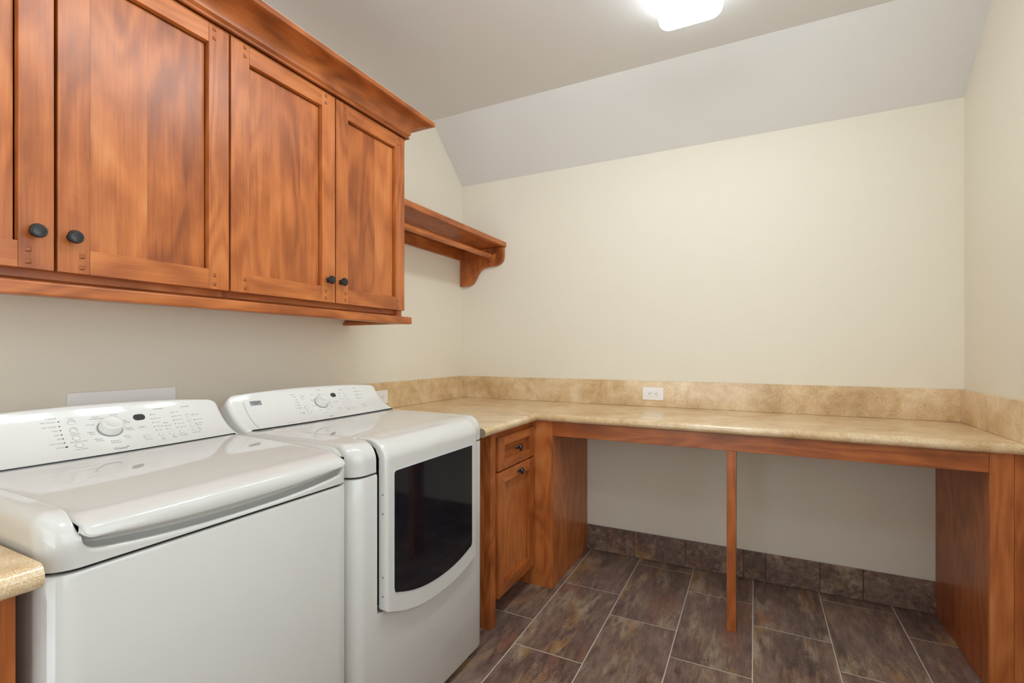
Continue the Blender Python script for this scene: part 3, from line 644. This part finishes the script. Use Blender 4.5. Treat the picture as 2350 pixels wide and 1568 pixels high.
    bm = bmn(); prism(bm, gp + [(x - 0.012, z - 0.006) for x, z in gp[::-1]], 1, da - 0.0085, da + 0.030); put('door_gap_shade', bm, BLACK, D)  # black strip standing in for the recess shade beside the door
    for z0, z1 in ((0.79, 0.862), (0.535, 0.612)):
        bm = bmn(); box(bm, XFR - 0.002, XFR + 0.004, db + 0.001, db + 0.006, z0, z1); put('hinge', bm, PLASTW, D, bev=0.0008)
    con, qt = console(D, 1.0295, 1.746)
    seam(D, 1.045, 1.735)
    control_panel(con, 1.0715, 1.722, qt, (0.0135, -0.004), seam_left=True)
    dial(con, 1.3885, 0.0885)
    bm = bmn(); flat_on_console(bm, rrect(1.4555, 1.4835, 0.1095, 0.1305, 0.0100, 8), 0.0, 0.0014); put('display', bm, DISP, con)
    bs = [(1.3175, 0.1235, 0.0078), (1.3101, 0.0736, 0.0078), (1.3076, 0.0497, 0.0078), (1.4605, 0.0483, 0.0078), (1.4971, 0.0496, 0.0060), (1.5251, 0.05, 0.0060), (1.6016, 0.1259, 0.0055), (1.599, 0.1074, 0.0055), (1.5964, 0.0891, 0.0055), (1.5921, 0.0508, 0.0055)]
    for b in bs: button(con, *b)
    button_rings(con, bs)
    bm = bmn(); flat_on_console(bm, [(1.4642 - 0.0145, 0.0844), (1.4642, 0.0844 - 0.0085), (1.4642 + 0.0145, 0.0844), (1.4642, 0.0844 + 0.0085)], 0.0, 0.0018); put('start_button', bm, WHITE2, con)
    for y, q in ((1.2901, 0.1295), (1.289, 0.1152), (1.2878, 0.1021), (1.2862, 0.0891), (1.2838, 0.0752)): led(con, y, q)
    led(con, 1.2814, 0.0482, 0.0026)
    for y, q in ((1.5005, 0.1245), (1.4979, 0.1097), (1.4965, 0.0952), (1.4948, 0.0804), (1.4931, 0.0662), (1.5297, 0.1241), (1.5281, 0.113), (1.5263, 0.1016), (1.5247, 0.0894), (1.523, 0.0776), (1.5222, 0.0662), (1.611, 0.1259), (1.6085, 0.1074), (1.606, 0.0891), (1.603, 0.0545), (1.602, 0.047)): led(con, y, q, 0.0014)
    bm = bmn(); T = lambda s, y, q, z=0.0045, al='CENTER': text_into(bm, s, y, q, z, al)
    T('STATUS', 1.2775, 0.1400, 0.0060); T('Power', 1.3135, 0.1375, 0.0042); T('CYCLES', 1.404, 0.1520, 0.0060); T('MODIFIERS', 1.521, 0.1420, 0.0045); T('OPTIONS', 1.6037, 0.1433, 0.0050)
    for s, q in (('Sensing', 0.1295), ('Wet', 0.1152), ('Damp', 0.1021), ('Cool Down', 0.0891), ('Check Filter', 0.0752), ('Control Lock', 0.0482)): T(s, 1.2840, q, 0.0040, 'RIGHT')
    for s, y, q in (('Casual', 1.3640, 0.1320), ('Normal', 1.4000, 0.1310), ('Heavy', 1.3535, 0.1080), ('Duty', 1.3545, 0.1020), ('Bulky', 1.4250, 0.1110), ('Touch Up', 1.3500, 0.0780), ('Express', 1.3620, 0.0550), ('Dry', 1.3630, 0.0490), ('Delicate', 1.4000, 0.0520), ('Timed', 1.4250, 0.0640), ('Dry', 1.4260, 0.0580), ('Towels', 1.4300, 0.0880), ('Timed Dry', 1.375, 0.0360)): T(s, y, q, 0.0050)
    T('START', 1.4642, 0.0844, 0.0055); T('STOP', 1.4605, 0.0483, 0.0050)
    for s, q in (('More Dry', 0.1245), ('Dry', 0.1097), ('Normal', 0.0952), ('Less Dry', 0.0804), ('Damp', 0.0662)): T(s, 1.5025, q, 0.0034, 'LEFT')
    for s, q in (('High', 0.1241), ('Medium', 0.113), ('Low', 0.1016), ('Ultra Low', 0.0894), ('Air Dry', 0.0776), ('Off', 0.0662)): T(s, 1.5325, q, 0.0034, 'LEFT')
    for s, y, q in (('Wrinkle Guard', 1.6140, 0.1259), ('Damp Signal', 1.6115, 0.1074), ('Static Guard', 1.609, 0.0891), ('On', 1.6060, 0.0545), ('Off', 1.605, 0.047)): T(s, y, q, 0.0040, 'LEFT')
    for s, y, q in (('Dryness', 1.4975, 0.0385), ('Level', 1.4975, 0.0335), ('Temp', 1.5255, 0.0385), ('Cycle Signal', 1.596, 0.0385)): T(s, y, q, 0.0045)
    T('Sensor Dry System', 1.196, 0.0105, 0.0045)
    put('lettering', bm, PRINT, con)
    bm = bmn(); text_into(bm, 'Oasis', 1.380, 0.0125, 0.0098); put('logo', bm, LOGO, con)
    bm = bmn(); flat_on_console(bm, rrect(1.1035, 1.1445, 0.1095, 0.1285, 0.001, 2), 0.0, 0.0020); bd = put('badge', bm, STEEL, con, bev=0.0005)
    bm = bmn(); text_into(bm, 'Kenmore', 1.124, 0.1215, 0.0080, h=0.0024); text_into(bm, 'ELITE', 1.124, 0.1137, 0.0055, h=0.0024); put('badge_lettering', bm, LED, con)

# ------------------------------------------------------------------ small fittings
def build_outlets():
    random.seed('outlets')
    def outlet(loc, label, to_world):
        o = thing('wall_outlet', loc, label, 'outlet', 'white duplex outlets in the backsplash')
        def pr(pts, a, b):
            bm = bmn(); A = [bm.verts.new(to_world(p[0], p[1], a)) for p in pts]; B = [bm.verts.new(to_world(p[0], p[1], b)) for p in pts]; n = len(pts)
            fs = [bm.faces.new(A[::-1]), bm.faces.new(B)] + [bm.faces.new((A[i], A[(i + 1) % n], B[(i + 1) % n], B[i])) for i in range(n)]
            _fin(bm, fs, 0, None); bmesh.ops.recalc_face_normals(bm, faces=fs); return bm
        put('cover_plate', pr(rrect(-0.0600, 0.0600, -0.0375, 0.0375, 0.003, 3), 0.0002, 0.006), PLASTW, o, bev=0.0015)
        r = put('receptacle', pr(rrect(-0.0335, 0.0335, -0.017, 0.017, 0.002, 3), 0.005, 0.0078), PLASTW, o, bev=0.0006)
        for s in (-1, 1):
            c = s * 0.0175
            for a, b in ((-0.0062, 0.0), (0.0062, 0.0)):
                put('slot', pr(rrect(c + 0.001, c + 0.0075, a - 0.0011, a + 0.0011, 0, 2), 0.0070, 0.0080), BLACK, r)
            put('ground_hole', pr([(c - 0.0065 + 0.0024 * math.cos(t * math.pi / 6), 0.0024 * math.sin(t * math.pi / 6)) for t in range(12)], 0.0070, 0.0080), BLACK, r)
    outlet((-0.538, YB - 0.02, 0.995), 'white outlet in the middle of the back wall backsplash', lambda u, v, h: (-0.538 + u, YB - 0.02 - h, 0.995 + v))
    outlet((XL + 0.02, 2.075, 0.990), 'white outlet half hidden behind the dryer console', lambda u, v, h: (XL + 0.02 + h, 2.075 + u, 0.990 + v))
    bm = bmn(); prism(bm, rrect(0.711, 1.018, 0.955, 1.120, 0.004, 3), 0, XL + 0.0002, XL + 0.014)
    tag(put('utility_box_cover', bm, PLASTW, None, bev=0.002, base=(XL, 0.865, 0.955)), 'white rectangular utility box cover on the wall behind the washer', 'cover plate')
def build_lamps():
    random.seed('lamps')
    def lamp(xc, ya, yb, label, glow=None):
        L = thing('ceiling_light', (xc, (ya + yb) / 2, ZC), label, 'ceiling light')
        bm = bmn(); prism(bm, rrect(xc - 0.10, xc + 0.10, ya + 0.03, yb - 0.03, 0.01, 3), 2, ZC - 0.03, ZC - 0.0005); put('housing', bm, PLASTW, L, bev=0.003)
        bm = bmn(); loops = []
        for z, ins in ((ZC - 0.012, 0.004), (ZC - 0.03, 0.0), (ZC - 0.060, 0.0), (ZC - 0.078, 0.005), (ZC - 0.090, 0.014), (ZC - 0.097, 0.03), (ZC - 0.100, 0.055)):
            loops.append([(x, y, z) for x, y in rrect(xc - 0.130 + ins, xc + 0.130 - ins, ya + ins, yb - ins, 0.042 - ins * 0.3, 8)])
        sweep(bm, loops); put('diffuser', bm, glow or GLOW, L, smooth=40)
    lamp(-0.247, 1.936, 2.236, 'glowing white rounded ceiling light at the top of the picture', GLOW_DIM)
    lamp(-0.247, 1.400, 1.700, 'white rounded ceiling light, second in the row counting from the desk')
    lamp(-0.247, 0.880, 1.180, 'white rounded ceiling light, third in the row counting from the desk')
    lamp(-0.247, -0.350, -0.050, 'white rounded ceiling light, last of the row, behind the camera position')

build_room()
build_upper_cabinets()
build_shelf()
build_counters()
build_base()
build_washer()
build_dryer()
build_outlets()
build_lamps()
